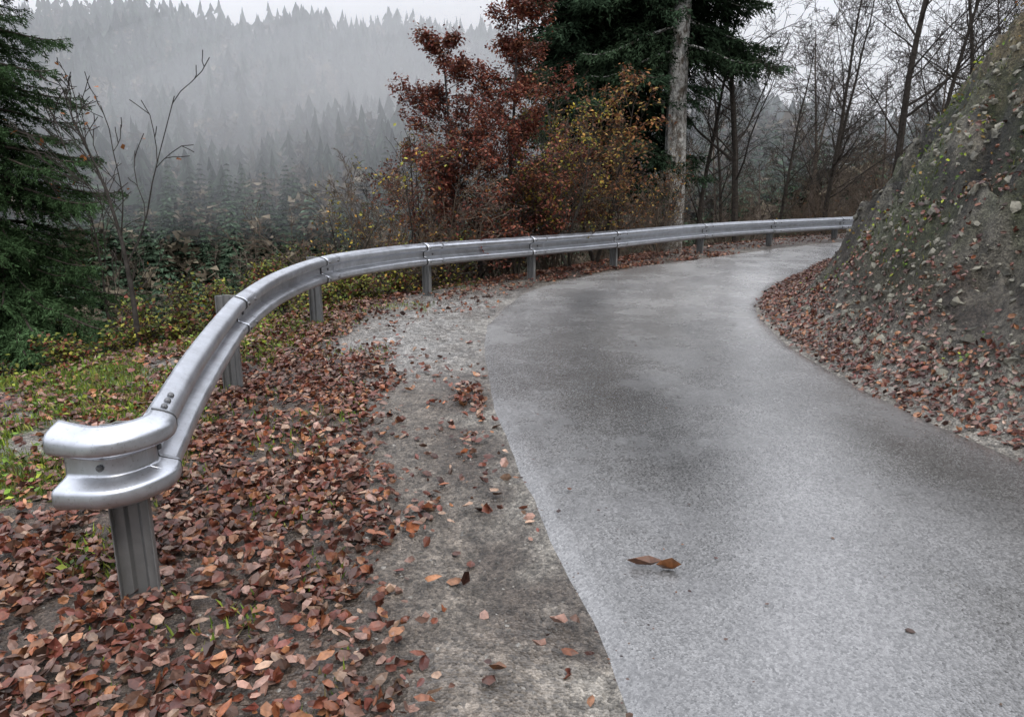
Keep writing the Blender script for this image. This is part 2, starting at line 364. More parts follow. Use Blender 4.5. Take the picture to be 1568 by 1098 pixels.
for pi,p in enumerate(posts):
    j=at(p);T=rp[min(j+1,len(rp)-1)]-rp[max(j-1,0)];T=T[:2]/np.linalg.norm(T[:2]);N=np.array([T[1],-T[0]])
    zt=rp[j][2]-(.012 if pi else .03)
    pr=[(-.07,-.045),(-.07,.0),(-.032,0),(-.02,.022),(.02,.022),(.032,0),(.07,0),(.07,-.045)]
    base=float(H(np.array([p[0]]),np.array([p[1]]))[0])-.4
    V=[];F=[]
    for zq in (base,zt):
        for a,b in pr: V.append((p[0]+N[0]*a+T[0]*(b),p[1]+N[1]*a+T[1]*(b),zq))
    k=len(pr)
    for q in range(k-1): F.append((q,q+1,k+q+1,k+q))
    o=make('post_%d'%pi,np.array(V),np.array(F),None,[M_steel2],parent=rail)
    so=o.modifiers.new('t','SOLIDIFY');so.thickness=.006;so.offset=0
    bv=o.modifiers.new('b','BEVEL');bv.width=.002;bv.segments=1
    c=rp[j];V=[];w=.05
    pp=np.array(p)+N*.074;gap=max(.01,float(np.dot(c[:2]-pp,N)))
    for zq in (zt-.03,zt-.25):
        for a,b in ((0,-w),(gap,-w),(gap,w),(0,w)): V.append((pp[0]+N[0]*a+T[0]*b,pp[1]+N[1]*a+T[1]*b,zq))
    F=[(0,1,5,4),(1,2,6,5),(2,3,7,6)]
    o=make('spacer_%d'%pi,np.array(V),np.array(F),None,[M_steel2],parent=rail)
    so=o.modifiers.new('t','SOLIDIFY');so.thickness=.005;so.offset=0
    s=rpd[j]
    if pi>0 :
        beam('splice_%d'%pi,sub(s-.16,s+.16),prof,rail,M_steel,.006,1.018)
        beam('splice_seam_%d'%pi,sub(s-.178,s-.158,3),prof,rail,M_seam,.0068,1.02)
        bp_=[];bn=[]
        for ds in (-.11,.0,.11):
            cc=sub(s+ds,s+ds+.01,2)[0]
            for zo,oo in ((-.062,.088),(-.248,.088)) if ds else ((-.155,.008),):
                bp_.append(np.array([cc[0]+N[0]*oo,cc[1]+N[1]*oo,cc[2]+zo]));bn.append(N)
        bolts('bolts_%d'%pi,bp_,bn,rail)
beam('terminal_seam',catmull(term[-4:-2],4),prof,rail,M_seam,.0075,1.035,.006)
tp=[];tn=[]
for (j,zo) in ((14,-.155),(len(term)-3,-.155)):
    T=norm(term[j]-term[j-1])[:2];N=np.array([T[1],-T[0]])
    tp.append(np.array([term[j][0]+N[0]*.01,term[j][1]+N[1]*.01,.79+zo]));tn.append(N)
for s in (.18,.26,.34):
    c=sub(s,s+.01,2)[0];T=norm(sub(s,s+.1,2)[1]-c)[:2];N=np.array([T[1],-T[0]])
    tp.append(np.array([c[0]+N[0]*.046,c[1]+N[1]*.046,c[2]-.013]));tn.append(np.array([N[0]*.4,N[1]*.4,.9]))
bolts('terminal_bolts',tp,tn,rail,.014)

# ---------------------------------------------------------------- leaves
LV=np.array([[0,0,0],[.3,0,-.03],[.68,0,-.02],[1,0,.05],[.22,.30,.05],[.62,.29,.07],[.24,-.30,.05],[.66,-.26,.03],[-.14,.0,.02]],float)
LF=np.array([[0,6,1],[0,1,4],[1,6,7],[1,7,2],[1,2,5],[1,5,4],[2,7,3],[2,3,5]])
LV[:,0]-=.5
LVb=LV.copy();LVb[:,2]+=.28*LVb[:,0]**2*2-.1+.25*np.abs(LVb[:,1]);LVb[5,2]+=.15;LVb[6,2]+=.1
LVc=LV.copy();LVc[:,2]=-LV[:,2]*1.6-.22*LVc[:,0]**2+.1;LVc[4,1]*=.75;LVc[7,1]*=1.15;LVc[3,1]+=.08
LCOL=np.array([[.145,.045,.024],[.11,.034,.021],[.19,.066,.029],[.08,.029,.020],[.25,.11,.05],[.20,.11,.08],[.055,.024,.017],[.135,.044,.032],[.27,.175,.12],[.22,.13,.10],[.08,.042,.028]])
def leafcol(n,rs,pal=LCOL,p=None):
    c=pal[rs.choice(len(pal),n,p=p)]*rs.uniform(.5,1.35,(n,1));return np.clip(c,0,.6)
def scatter(n,x0,x1,y0,y1,dens,rs):
    x=rs.uniform(x0,x1,n);y=rs.uniform(y0,y1,n);dB,dR,dL=fields(x,y)
    k=rs.random(n)<dens(x,y,dB,dR,dL);return x[k],y[k]
def lay(x,y,rs,tilt,lift):
    z,nn=Hn(x,y);n=len(x)
    nn=norm(nn+rs.normal(size=(n,3))*tilt)
    yaw=rs.uniform(0,2*np.pi,n);xd=np.stack([np.cos(yaw),np.sin(yaw),np.zeros(n)],-1)
    xd=norm(xd-nn*(xd*nn).sum(1,keepdims=True))
    return np.stack([x,y,z+rs.uniform(.004,lift,n)],-1),frames(xd,nn)
def leafobj(name,x,y,rs,tilt,lift,s0,s1,cm=1.):
    pos,Rm=lay(x,y,rs,tilt,lift);n=len(x);mb=MB()
    sc=np.stack([s0+(s1-s0)*rs.random(n)**1.3]*3,-1);sc[:,1]*=rs.uniform(.65,1.25,n);sc[:,2]*=rs.uniform(.4,2.3,n)
    col=leafcol(n,rs)*cm
    col*=(.6+.8*fbm(x*1.3,y*1.3,3,140))[:,None]
    for v,T in enumerate((LV,LVb,LVc)):
        s=slice(v,None,3);V,F=inst(T,LF,pos[s],Rm[s],sc[s]);mb.add(V,F,np.repeat(col[s],len(T),0))
    V,F,C,M=mb.arr();make(name,V,F,C,[M_leaf])
def densL(x,y,dB,dR,dL):
    patch=fbm(x*.9,y*.9,3,80)
    core=sst(.38,.95,dL+.9*(patch-.5)+.35*(fbm(x*4,y*4,2,83)-.5))*sst(3.1,2.3,dL)
    pan=1-.93*sst(1.75,1.3,dL+.3*(patch-.5))*sst(5.9,7.4,y+.8*(patch-.5))*sst(12.5,11,y)
    near=1-.85*sst(1.0,.6,dL)*sst(3.3,2.7,y)
    out=.30*sst(.44,.62,fbm(x*1.5,y*1.5,3,82))*sst(2.0,2.6,dL)+.045
    edge=.7*sst(0,.08,dL)*sst(.32,.16,dL)*sst(.40,.58,fbm(x*2,y*2,2,84))
    clump=.42+.85*sst(.34,.6,fbm(x*3.2,y*3.2,3,85))
    d=np.maximum(core*(.65+.5*patch)*clump,np.maximum(out,edge))*pan*near
    return np.where((dL>-.02)&(dB<.3),d,0)
rs=np.random.default_rng(5)
x,y=scatter(215000,-5.2,5,1.3,16,densL,rs)
xb,yb=scatter(20000,-1,12,9,21,lambda x,y,a,b,c:np.where((c>.05)&(a<.4),.8*sst(.1,.5,c),0),rs)
leafobj('fallen_leaves',np.r_[x,xb],np.r_[y,yb],rs,.40,.05,.030,.080)
def densR(x,y,dB,dR,dL):
    return np.where(dR>.0,np.maximum(.95*sst(.0,.15,dR)*sst(.85,.45,dR+.6*(fbm(x*1.4,y*1.4,3,90)-.5)),
        .5*sst(.55,.62,fbm(x*1.3,y*1.3,4,91)+.14*sst(1.4,.6,dR))*sst(2.0,.9,dR)*(.2+.8*sst(9.5,6.5,y))+.0015),0)
x,y=scatter(130000,2.4,11,2.5,19,densR,rs)
leafobj('fallen_leaves',x,y,rs,.34,.04,.032,.070,np.array([.92,.97,1.05]))
n=520
k=rs.integers(40,nl-200,n);e=rs.random(n);uu=np.where(rs.random(n)<.6,e**3*.25,e);uu=np.where(rs.random(n)<.3,1-e**3*.15,uu)
p=L2[k]*(1-uu[:,None])+R2[k]*uu[:,None]
pos=np.stack([p[:,0],p[:,1],np.full(n,.034)],-1)
yaw=rs.uniform(0,6.28,n);Rm=frames(np.stack([np.cos(yaw),np.sin(yaw),0*yaw],-1),norm(np.array([0,0,1.])+rs.normal(size=(n,3))*.2))
s=rs.choice([.010,.014,.02,.04],n,p=[.4,.34,.22,.04])
V,F=inst(LV,LF,pos,Rm,s);make('road_debris',V,F,np.repeat(leafcol(n,rs)*.35,len(LV),0),[M_leaf])
pos=np.array([[.58,2.925,.048],[.68,2.895,.045]]);Rm=frames(np.array([[1,-.12,0],[1,-.2,0.05]]),np.array([[0,.25,1],[.0,-.45,1.]]))
V,F=inst(LVb,LF,pos,Rm,np.array([[.16,.075,.12],[.11,.06,.18]]));make('curled_leaf',V,F,np.repeat(np.array([[.09,.038,.018],[.14,.06,.025]]),len(LV),0),[M_leaf])

# ---------------------------------------------------------------- stones
ph=(1+5**.5)/2
IV=norm(np.array([[-1,ph,0],[1,ph,0],[-1,-ph,0],[1,-ph,0],[0,-1,ph],[0,1,ph],[0,-1,-ph],[0,1,-ph],[ph,0,-1],[ph,0,1],[-ph,0,-1],[-ph,0,1]],float))
IF=np.array([[0,11,5],[0,5,1],[0,1,7],[0,7,10],[0,10,11],[1,5,9],[5,11,4],[11,10,2],[10,7,6],[7,1,8],[3,9,4],[3,4,2],[3,2,6],[3,6,8],[3,8,9],[4,9,5],[2,4,11],[6,2,10],[8,6,7],[9,8,1]])
def stones(name,x,y,smin,smax,rs,base,pw=2.5):
    n=len(x);z=H(x,y);R=frames(rdir(n,rs),rdir(n,rs));s=smin+(smax-smin)*rs.random(n)**pw
    sc=s[:,None]*rs.uniform(.25,1.2,(n,3));V,F=inst(IV,IF,np.stack([x,y,z-s*.15],-1),R,sc)
    V=V+rs.normal(size=V.shape)*np.repeat(s,12)[:,None]*.18
    C=np.repeat(np.array(base)[None]*rs.uniform(.4,1.4,(n,1)),12,0);make(name,V,F,C,[M_stone])
x,y=scatter(20000,-5,1,1.3,11,lambda x,y,a,b,c:np.where((c>.02)&(a<0),.5,0),rs)
stones('gravel',x,y,.003,.014,rs,(.18,.168,.15))
x,y=scatter(100000,3,11.5,3,18,lambda x,y,a,b,c:np.where(b>.35,.35+.6*sst(.42,.58,fbm(x,y,3,77)),0),rs)
stones('bank_stones',x,y,.006,.055,rs,(.150,.140,.108),4.5)

# ---------------------------------------------------------------- grass / small plants
BV=np.array([[-.5,0,0],[.5,0,0],[.25,.12,.6],[0,.45,1.]],float);BF=np.array([[0,1,2],[0,2,3]])
def densG(x,y,dB,dR,dL):
    return np.where((dL>1.9)&(dB<.6),grassmask(x,y,dB),0)+np.where((dL>.9)&(dL<=1.9)&(dB<.6),.2*sst(.58,.66,fbm(x*2,y*2,3,99)),0)
x,y=scatter(130000,-5.4,-.5,1.4,12,densG,rs)
x2,y2=scatter(60000,3,11,4,18,lambda x,y,a,b,c:np.where(b>.8,.6*sst(.56,.65,fbm(x*1.4,y*1.4,4,64)),0),rs)
x=np.r_[x,x2];y=np.r_[y,y2];n=len(x)
z=H(x,y);yaw=rs.uniform(0,6.28,n);R=frames(np.stack([np.cos(yaw),np.sin(yaw),0*yaw],-1),norm(np.array([0,0,1.])+rs.normal(size=(n,3))*.4))
hh=rs.uniform(.015,.07,n);sc=np.stack([rs.uniform(.005,.014,n),hh,hh],-1)
V,F=inst(BV,BF,np.stack([x,y,z],-1),R,sc)
GP=np.array([[.12,.195,.025],[.19,.25,.03],[.085,.14,.024],[.24,.24,.06],[.14,.11,.05]])
gc=leafcol(n,rs,GP);gc[-len(x2):]*=.65
make('grass',V,F,np.repeat(gc,4,0),[M_fol])
DV=np.array([[0,0,0],[.5,.32,.05],[1,0,-.05],[.5,-.32,.05]],float);DF=np.array([[0,1,2],[0,2,3]])
def densI(x,y,dB,dR,dL): return np.where(dR>.5,sst(.56,.66,fbm(x*1.3,y*1.3,3,120))*sst(3.8,1.8,dR),0)
x,y=scatter(26000,2.8,9,3,17,densI,rs)
x2,y2=scatter(9000,-5.2,-1.5,2,11.5,lambda x,y,a,b,c:np.where((c>2.0)&(a<.4),grassmask(x,y,a)*.8,0),rs)
x=np.r_[x,x2];y=np.r_[y,y2];n=len(x);pos,R=lay(x,y,rs,.5,.08)
V,F=inst(DV,DF,pos,R,rs.uniform(.02,.055,n));GP2=np.array([[.14,.23,.03],[.30,.34,.04],[.22,.14,.04],[.09,.15,.03]])
make('ivy_plant',V,F,np.repeat(leafcol(n,rs,GP2),4,0),[M_fol])

# ---------------------------------------------------------------- trees
def gtree(rs,h,r0,nch,lr,ang,wander,up,t0=.25,lean=(0,0),sides=(7,5,3,3,3),npts=(12,7,5,4,4),rmin=.0035,conic=.6,bark=(.06,.052,.045),rfac=.5):
    P0=np.zeros((1,3));D=norm(np.array([[lean[0],lean[1],1.]]));L=np.array([h]);r=np.array([r0])
    mb=MB();anch=[];nl_=len(nch)+1
    for lv in range(nl_):
        n=npts[lv];B=len(P0);pts=np.zeros((B,n,3));dd=np.zeros((B,n,3));pts[:,0]=P0;d=D.copy()
        for q in range(n):
            dd[:,q]=d
            if q<n-1:
                pts[:,q+1]=pts[:,q]+d*(L/(n-1))[:,None]
                d=norm(d+rs.normal(size=d.shape)*wander[lv]+np.array([0,0,1.])*up[lv])
        tt=np.linspace(0,1,n)[None];rad=np.maximum(r[:,None]*(1-.82*tt),rmin)
        V,F=tubes(pts,rad,sides[lv]);mb.add(V,F,np.array(bark),0)
        if lv>=nl_-2:
            m=4;fi=rs.uniform(.15,1,(B,m))*(n-1);i0=np.minimum(fi.astype(int),n-2);fr=(fi-i0)[...,None];bi=np.arange(B)[:,None]
            anch.append((pts[bi,i0]*(1-fr)+pts[bi,i0+1]*fr).reshape(-1,3))
        if lv<nl_-1:
            c=nch[lv];lo=t0 if lv==0 else .18
            t=(lo+(1-lo)*(np.arange(c)[None]+rs.random((B,c)))/c);fi=np.minimum(t*(n-1),n-1.001);i0=fi.astype(int);fr=(fi-i0)[...,None];bi=np.arange(B)[:,None]
            p=pts[bi,i0]*(1-fr)+pts[bi,i0+1]*fr;pd=dd[bi,i0]
            perp=norm(np.cross(pd,rdir(B*c,rs).reshape(B,c,3)))
            a=rs.normal(ang[lv],.14,(B,c))[...,None]
            D=norm(pd*np.cos(a)+perp*np.sin(a)).reshape(-1,3);P0=p.reshape(-1,3)
            cf=(1-conic*(t-lo)/(1-lo)) if lv==0 else (1-.4*t)
            L=(L[:,None]*lr[lv]*cf*rs.uniform(.6,1.25,(B,c))).ravel()
            rr=r[:,None]*(1-.82*t);r=np.maximum((rr*rfac*rs.uniform(.6,1,(B,c))).ravel(),rmin)
    return mb,np.vstack(anch)
def addleaves(mb,anch,rs,n,size,pal,jit=.04,flat=.5,droop=0,mi=1):
    a=anch[rs.integers(0,len(anch),n)]+rs.normal(size=(n,3))*jit
    xd=rdir(n,rs)*np.array([1,1,.5])+np.array([0,0,-droop]);zd=norm(rdir(n,rs)*flat+np.array([0,0,1.]))
    V,F=inst(DV,DF,a,frames(xd,zd),rs.uniform(size*.6,size*1.2,n));cl=leafcol(n,rs,pal)
    cl*=(.45+1.1*fbm(a[:,0]*2+a[:,2],a[:,1]*2-a[:,2]*1.7,2,5))[:,None]
    mb.add(V,F,np.repeat(cl,4,0),mi)
def place(name,mb,x,y,rot=0,s=1,dz=-.1,mats=None,me=None):
    z=float(H(np.array([x]),np.array([y]))[0])+dz
    if me is None:
        V,F,C,M=mb.arr();ob=make(name,V,F,C,mats or [M_bark,M_fol],midx=M,smooth=False)
    else:
        ob=bpy.data.objects.new(name,me);scene.collection.objects.link(ob)
    ob.location=(x,y,z);ob.rotation_euler=(0,0,rot);ob.scale=(s,s,s);return ob
NV=np.array([[0,-.5,0],[0,.5,0],[1,0,0]],float);NF=np.array([[0,1,2]])
def spruce(rs,h,R,z0,dz,nper,trunk_r,nl,nw,step,per,col,droop=.35,zmax=None,skip=None,barkm=0,tw=.09,pexp=.85,zmin=0):
    mb=MB();tz=np.linspace(0,h,14);P=np.stack([.03*np.sin(tz),.03*np.cos(tz*.8),tz],-1)[None]
    V,F=tubes(P,(trunk_r*(1-.92*tz/h))[None],12);mb.add(V,F,(.10,.085,.07),barkm)
    S=[];Dd=[];Ls=[];bp=[];br=[]
    zc=z0
    while zc<min(h-.1,zmax or 1e9):
        f=1-(zc-z0)/(h-z0)
        for q in range(nper):
            az=rs.uniform(0,2*np.pi)
            if skip and skip(az,zc): continue
            L=R*(f**pexp)*rs.uniform(.6,1.12)*(1 if zc>z0+.5 else .8)+.08
            o=np.array([math.cos(az),math.sin(az),0]);zz=zc+rs.uniform(-dz/2,dz/2)
            t=np.linspace(0,1,8);up=.12*(1-f)+.02
            pts=o[None]*(L*t)[:,None]+np.stack([0*t,0*t,zz+L*(up*t*2-droop*(1.2*t**1.6-.55*t**4))],-1)
            bp.append(pts);br.append(np.maximum(.018*L*(1-.8*t),.003))
            m=max(4,int(L/tw));tt=np.repeat((np.arange(m)+.5)/m,2)*.95+.05;sd=np.tile([1,-1],m)
            mm=len(tt)
            ps=np.stack([np.interp(tt,t,pts[:,a]) for a in range(3)],-1);side=np.array([-o[1],o[0],0])
            dr=o[None]*rs.uniform(.5,.9,(mm,1))+side[None]*sd[:,None]*rs.uniform(.5,1,(mm,1))+np.array([0,0,1.])*rs.uniform(-.95,-.05,(mm,1))
            S.append(ps);Dd.append(norm(dr));Ls.append((.42*L*(1-tt)**.7+.09)*rs.uniform(.5,1.15,mm))
        zc+=dz
    V,F=tubes(np.array(bp),np.array(br),4);mb.add(V,F,(.05,.042,.035),barkm)
    S=np.vstack(S);Dd=np.vstack(Dd);Ls=np.concatenate(Ls)
    cnt=np.maximum(3,(Ls/step*per).astype(int));idn=np.repeat(np.arange(len(S)),cnt);n=len(idn)
    u=rs.random(n);sp=S[idn]+Dd[idn]*(Ls[idn]*u)[:,None];sp[:,2]-=.25*(Ls[idn]*u)**2
    sp+=rs.normal(size=sp.shape)*nw*.9
    nd_=norm(Dd[idn]*.9+rs.normal(size=(n,3))*.5+np.array([0,0,-.12]))
    V,F=inst(NV,NF,sp,frames(nd_,rdir(n,rs)),np.stack([nl*rs.uniform(.6,1.2,n),nw*rs.uniform(.6,1.3,n),np.ones(n)],-1))
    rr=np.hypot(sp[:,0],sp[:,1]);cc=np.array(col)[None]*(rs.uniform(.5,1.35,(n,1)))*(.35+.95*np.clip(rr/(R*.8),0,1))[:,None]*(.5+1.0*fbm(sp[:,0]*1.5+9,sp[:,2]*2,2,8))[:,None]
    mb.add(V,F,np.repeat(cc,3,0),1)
    return mb

rs=np.random.default_rng(21)
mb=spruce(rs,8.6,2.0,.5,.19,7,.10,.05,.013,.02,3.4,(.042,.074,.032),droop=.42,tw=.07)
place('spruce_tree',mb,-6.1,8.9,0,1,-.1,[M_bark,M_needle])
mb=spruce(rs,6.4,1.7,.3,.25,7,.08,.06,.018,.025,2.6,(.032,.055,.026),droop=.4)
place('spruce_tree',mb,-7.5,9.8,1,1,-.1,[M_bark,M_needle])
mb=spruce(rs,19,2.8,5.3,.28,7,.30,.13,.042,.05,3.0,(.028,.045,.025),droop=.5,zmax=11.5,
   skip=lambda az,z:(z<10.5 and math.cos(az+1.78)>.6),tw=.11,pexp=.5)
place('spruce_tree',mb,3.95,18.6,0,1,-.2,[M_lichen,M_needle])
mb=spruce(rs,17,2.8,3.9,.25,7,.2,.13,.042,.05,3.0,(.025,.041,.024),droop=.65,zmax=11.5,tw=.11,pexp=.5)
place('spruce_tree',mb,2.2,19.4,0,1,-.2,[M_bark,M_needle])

RED=np.array([[.165,.042,.028],[.13,.034,.025],[.195,.060,.034],[.095,.03,.022],[.22,.095,.05],[.145,.062,.04]])
YEL=np.array([[.34,.27,.03],[.26,.24,.04],[.36,.2,.04],[.16,.16,.03]])
RUST=np.array([[.15,.06,.028],[.2,.085,.03],[.11,.045,.022],[.27,.18,.05]])
BRM=np.array([[.09,.13,.03],[.16,.19,.03],[.17,.05,.03],[.10,.055,.03],[.26,.24,.04]])
def beech(name,x,y,h,nleaf,seed,pal,lean=(0,0),size=.062,rot=0,lr0=.30,con=.75):
    rs=np.random.default_rng(seed)
    mb,an=gtree(rs,h,.05,(40,8,4),(lr0,.42,.5),(1.05,.75,.7),(.018,.09,.12,.15),(.03,.03,.02,.0),t0=.15,lean=lean,conic=con,bark=(.05,.043,.04))
    addleaves(mb,an,rs,nleaf,size,pal,.06,.55,.35);return place(name,mb,x,y,rot,1,-.15,[M_bark,M_fol])
beech('copper_beech_tree',-.98,13.1,4.7,17000,31,RED,(-.0,0),.066,0,.38,.80)
beech('copper_beech_tree',-.10,13.5,5.2,18000,32,RED,(.0,0),.066,0,.36,.82)
beech('copper_beech_tree',-.55,12.9,3.4,5000,35,RED,(.0,0),.062,0,.4,.75)
beech('copper_beech_tree',-1.8,14.6,4.4,2600,37,RUST,(-.05,0),.06,0,.36)
def leafy(name,x,y,h,nleaf,seed,pal,lean=(0,0),size=.06,n=3,rmax=.03,dz=-.1,spread=.5):
    rs=np.random.default_rng(seed);out=MB()
    for q in range(n):
        l=(lean[0]+rs.normal()*spread*.6,lean[1]+rs.normal()*spread*.6)
        mb,an=gtree(rs,h*rs.uniform(.7,1.1),rmax,(12,6,3),(.42,.45,.5),(.7,.7,.7),(.09,.14,.15,.15),(.0,.02,0,0),t0=.2,lean=l,sides=(5,4,3,3))
        if nleaf: addleaves(mb,an,rs,nleaf//n,size,pal,.05,.7,.3)
        V,F,C,M=mb.arr();n0=out.n
        out.V.append(V);out.F.append(F+n0);out.C.append(C);out.M.append(M);out.n+=len(V)
    return place(name,out,x,y,0,1,dz,[M_bark,M_fol])
leafy('yellow_leaf_shrub',1.05,13.4,2.7,1300,41,YEL,(-.1,0),.065)
leafy('rusty_leaf_shrub',1.6,14.2,3.3,3000,42,RUST,(.05,0),.075,4)
leafy('rusty_leaf_shrub',2.2,15.4,3.0,1700,43,RUST,(.0,0),.07,4)
leafy('yellow_leaf_shrub',-2.2,13.0,3.9,700,44,YEL,(-.15,0),.06,3)
leafy('yellow_leaf_shrub',-2.6,11.2,2.1,420,45,YEL,(.1,0),.055,3)
leafy('rusty_leaf_shrub',.5,13.4,2.3,1100,46,RUST,(0,0),.06,3)
leafy('rusty_leaf_shrub',-1.4,12.6,1.6,900,47,RUST,(0,0),.06,3)
leafy('yellow_leaf_shrub',-1.1,12.3,1.3,700,51,BRM,(0,0),.06,4)
leafy('yellow_leaf_shrub',.1,12.9,1.3,600,52,BRM,(0,0),.06,4)
leafy('rusty_leaf_shrub',3.2,16.8,2.0,600,48,RUST,(0,0),.06,3)
leafy('rusty_leaf_shrub',8.7,12.9,1.3,1200,49,RUST,(0,0),.06,5)
leafy('rusty_leaf_shrub',9.5,14.3,1.5,1200,50,RUST,(0,0),.06,5)
for q,(bx,by,bh) in enumerate([(-4.5,7.8,.9),(-3.9,8.4,.95),(-3.5,8.8,.9),(-2.9,9.6,.9),(-5.2,7.3,.9),(-4.3,9.4,1.5),(-2.3,10.3,.8),(-5.0,8.8,1.3),(-1.6,11.4,.9),(-3.3,10.6,1.5),(-4.2,11.5,2.6),(-6.2,12.5,3.2),(-3.4,12.6,2.8)]):
    leafy('bramble_bush',bx,by,bh,2600,60+q,BRM,(.1*(-1)**q,0),.055,6,.012,-.03,1.2)
rsx=np.random.default_rng(77)
mb,an=gtree(rsx,2.9,.036,(9,4,2),(.55,.5,.5),(.6,.6,.6),(.06,.10,.14,.15),(.02,.04,.02,0),t0=.45,lean=(.10,0),bark=(.045,.04,.036),rmin=.005)
addleaves(mb,an,rsx,22,.075,np.array([[.3,.12,.04]]),.03,.8,.4);place('bare_sapling',mb,-4.1,7.8,.5,1,-.1)
mb,an=gtree(rsx,3.1,.028,(8,4,2),(.5,.5,.5),(.6,.6,.6),(.06,.10,.14,.15),(.02,.04,.02,0),t0=.4,lean=(-.05,0),bark=(.05,.043,.038),rmin=.005)
addleaves(mb,an,rsx,14,.075,np.array([[.3,.12,.04]]),.03,.8,.4);place('bare_sapling',mb,-4.9,9.2,.5,1,-.1)

bare=[]
for sd in (101,102,103,104):
    r_=np.random.default_rng(sd)
    mb,an=gtree(r_,10,.10,(24,9,5,3),(.36,.45,.5,.55),(.85,.7,.65,.6),(.035,.10,.12,.14,.15),(.015,.05,.03,.02,0),t0=.18,lean=(r_.normal()*.05,r_.normal()*.05),bark=(.045,.039,.034),rmin=.005,conic=.5)
    V,F,C,M=mb.arr();o=make('tmp',V,F,C,[M_bark]);bare.append(o.data);o.data.name='bare_tree_mesh';bpy.data.objects.remove(o)
for q,(bx,by,s,ro,k) in enumerate([(11.3,22.6,1.2,.3,0),(5.85,19.4,.95,1.2,1),(4.95,19.9,.75,2.2,2),(9.3,22.4,.8,4.0,3),(7.6,21.7,.6,5.0,1),(6.7,24,.8,3.3,0),(10.3,25,.9,2.0,2),(13.2,24.5,1.0,4.4,1),
      (10.4,16.9,.5,1.0,3),(10.6,16.1,.55,2.5,0),(11.6,18.1,.6,5.2,2),(9.9,14.9,.42,4.2,1),(.9,16.8,.5,2.9,0),(15.2,25.5,1.1,.2,1),(-3.4,18.5,.62,.9,3),(-5.5,19.0,.55,2.6,2)]):
    place('bare_tree',None,bx,by,ro,s,-.15,me=bare[k])
rsb=np.random.default_rng(150);sm=[]
for k in range(3):
    out=MB()
    for q in range(6):
        mb,an=gtree(rsb,2.4*rsb.uniform(.6,1.1),.014,(9,5,3),(.45,.5,.5),(.6,.7,.7),(.08,.12,.15,.15),(.02,.02,0,0),t0=.15,lean=tuple(rsb.normal(size=2)*.4),sides=(4,3,3,3),bark=(.11,.085,.065),rmin=.003)
        if k==1: addleaves(mb,an,rsb,60,.05,RUST,.04,.7,.3)
        V,F,C,M=mb.arr();out.add(V,F,C,0)
    V,F,C,M=out.arr();o=make('tmp',V,F,C,[M_bark]);sm.append(o.data);bpy.data.objects.remove(o)
path=catmull([(-2.4,10.9),(-.6,12.6),(1.2,14.6),(3.4,17.4),(5.6,19.4),(8.8,21.8),(12,24)],8)
for q in range(34):
    p=path[rsb.integers(0,len(path))]+rsb.normal(size=2)*.55+np.array([-.1,.5])
    place('bare_shrub',None,p[0],p[1],rsb.uniform(0,6),rsb.uniform(.6,1.3),-.1,me=sm[q%3])
for q,(bx,by) in enumerate([(9.5,13.6),(9.3,14.2),(10.0,15.3),(9.0,12.4),(8.4,11.4),(8.0,10.6)]):
    place('bare_shrub',None,bx,by,rsb.uniform(0,6),rsb.uniform(.4,.7),-.1,me=sm[1 if q%2 else 0])
def rotz(a):
    c,s=np.cos(a),np.sin(a);o=np.zeros((len(a),3,3));o[:,0,0]=c;o[:,0,1]=-s;o[:,1,0]=s;o[:,1,1]=c;o[:,2,2]=1;return o
r_=np.random.default_rng(105)
mbw,_=gtree(r_,10,.10,(18,7,4),(.38,.45,.5),(.75,.7,.65),(.035,.10,.12,.14),(.01,.05,.03,.02),t0=.12,bark=(.105,.085,.07),rmin=.009,sides=(5,3,3,3),npts=(8,4,3,3))
wv,wf,wc,_=mbw.arr()
nb=210;ux=np.r_[rsb.uniform(.06,.7,170),rsb.uniform(-.3,.05,40)];yy=np.r_[rsb.uniform(25,70,170),rsb.uniform(26,75,40)];xx=ux*yy
zz=H(xx,yy)
sc=np.r_[rsb.uniform(.45,.95,170),rsb.uniform(.55,1.0,40)]
V,F=inst(wv,wf,np.stack([xx,yy,zz-.2],-1),rotz(rsb.uniform(0,6.28,nb)),sc)
make('distant_bare_woods',V,F,np.tile(wc,(nb,1)),[M_bark])

def conifer(rs,tiers=8,k=6):
    V=[];F=[];S=[];sk=rs.uniform(.6,1.1)
    for t in range(tiers):
        f=t/tiers;zb=.08+.86*f;r=.20*(1-f)**sk*rs.uniform(.6,1.25)+.012;ztop=zb+.18
        ox,oy=rs.normal(size=2)*.012
        n0=len(V);V.append((ox,oy,min(ztop,1)));S.append(.3)  # S: colour factor, dark cores and pale tips paint depth shading into the crown
        for j in range(2*k):
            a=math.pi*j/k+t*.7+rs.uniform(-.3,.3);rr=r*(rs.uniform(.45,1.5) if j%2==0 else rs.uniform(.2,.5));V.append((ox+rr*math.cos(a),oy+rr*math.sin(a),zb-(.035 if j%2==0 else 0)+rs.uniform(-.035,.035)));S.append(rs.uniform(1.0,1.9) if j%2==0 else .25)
        for j in range(2*k): F.append((n0,n0+1+j,n0+1+(j+1)%(2*k)))
    return np.array(V),np.array(F),np.array(S)
TRI=np.array([[-.5,-.32,0],[-.5,.32,0],[.6,0,-.05]]);TRF=np.array([[0,1,2]])
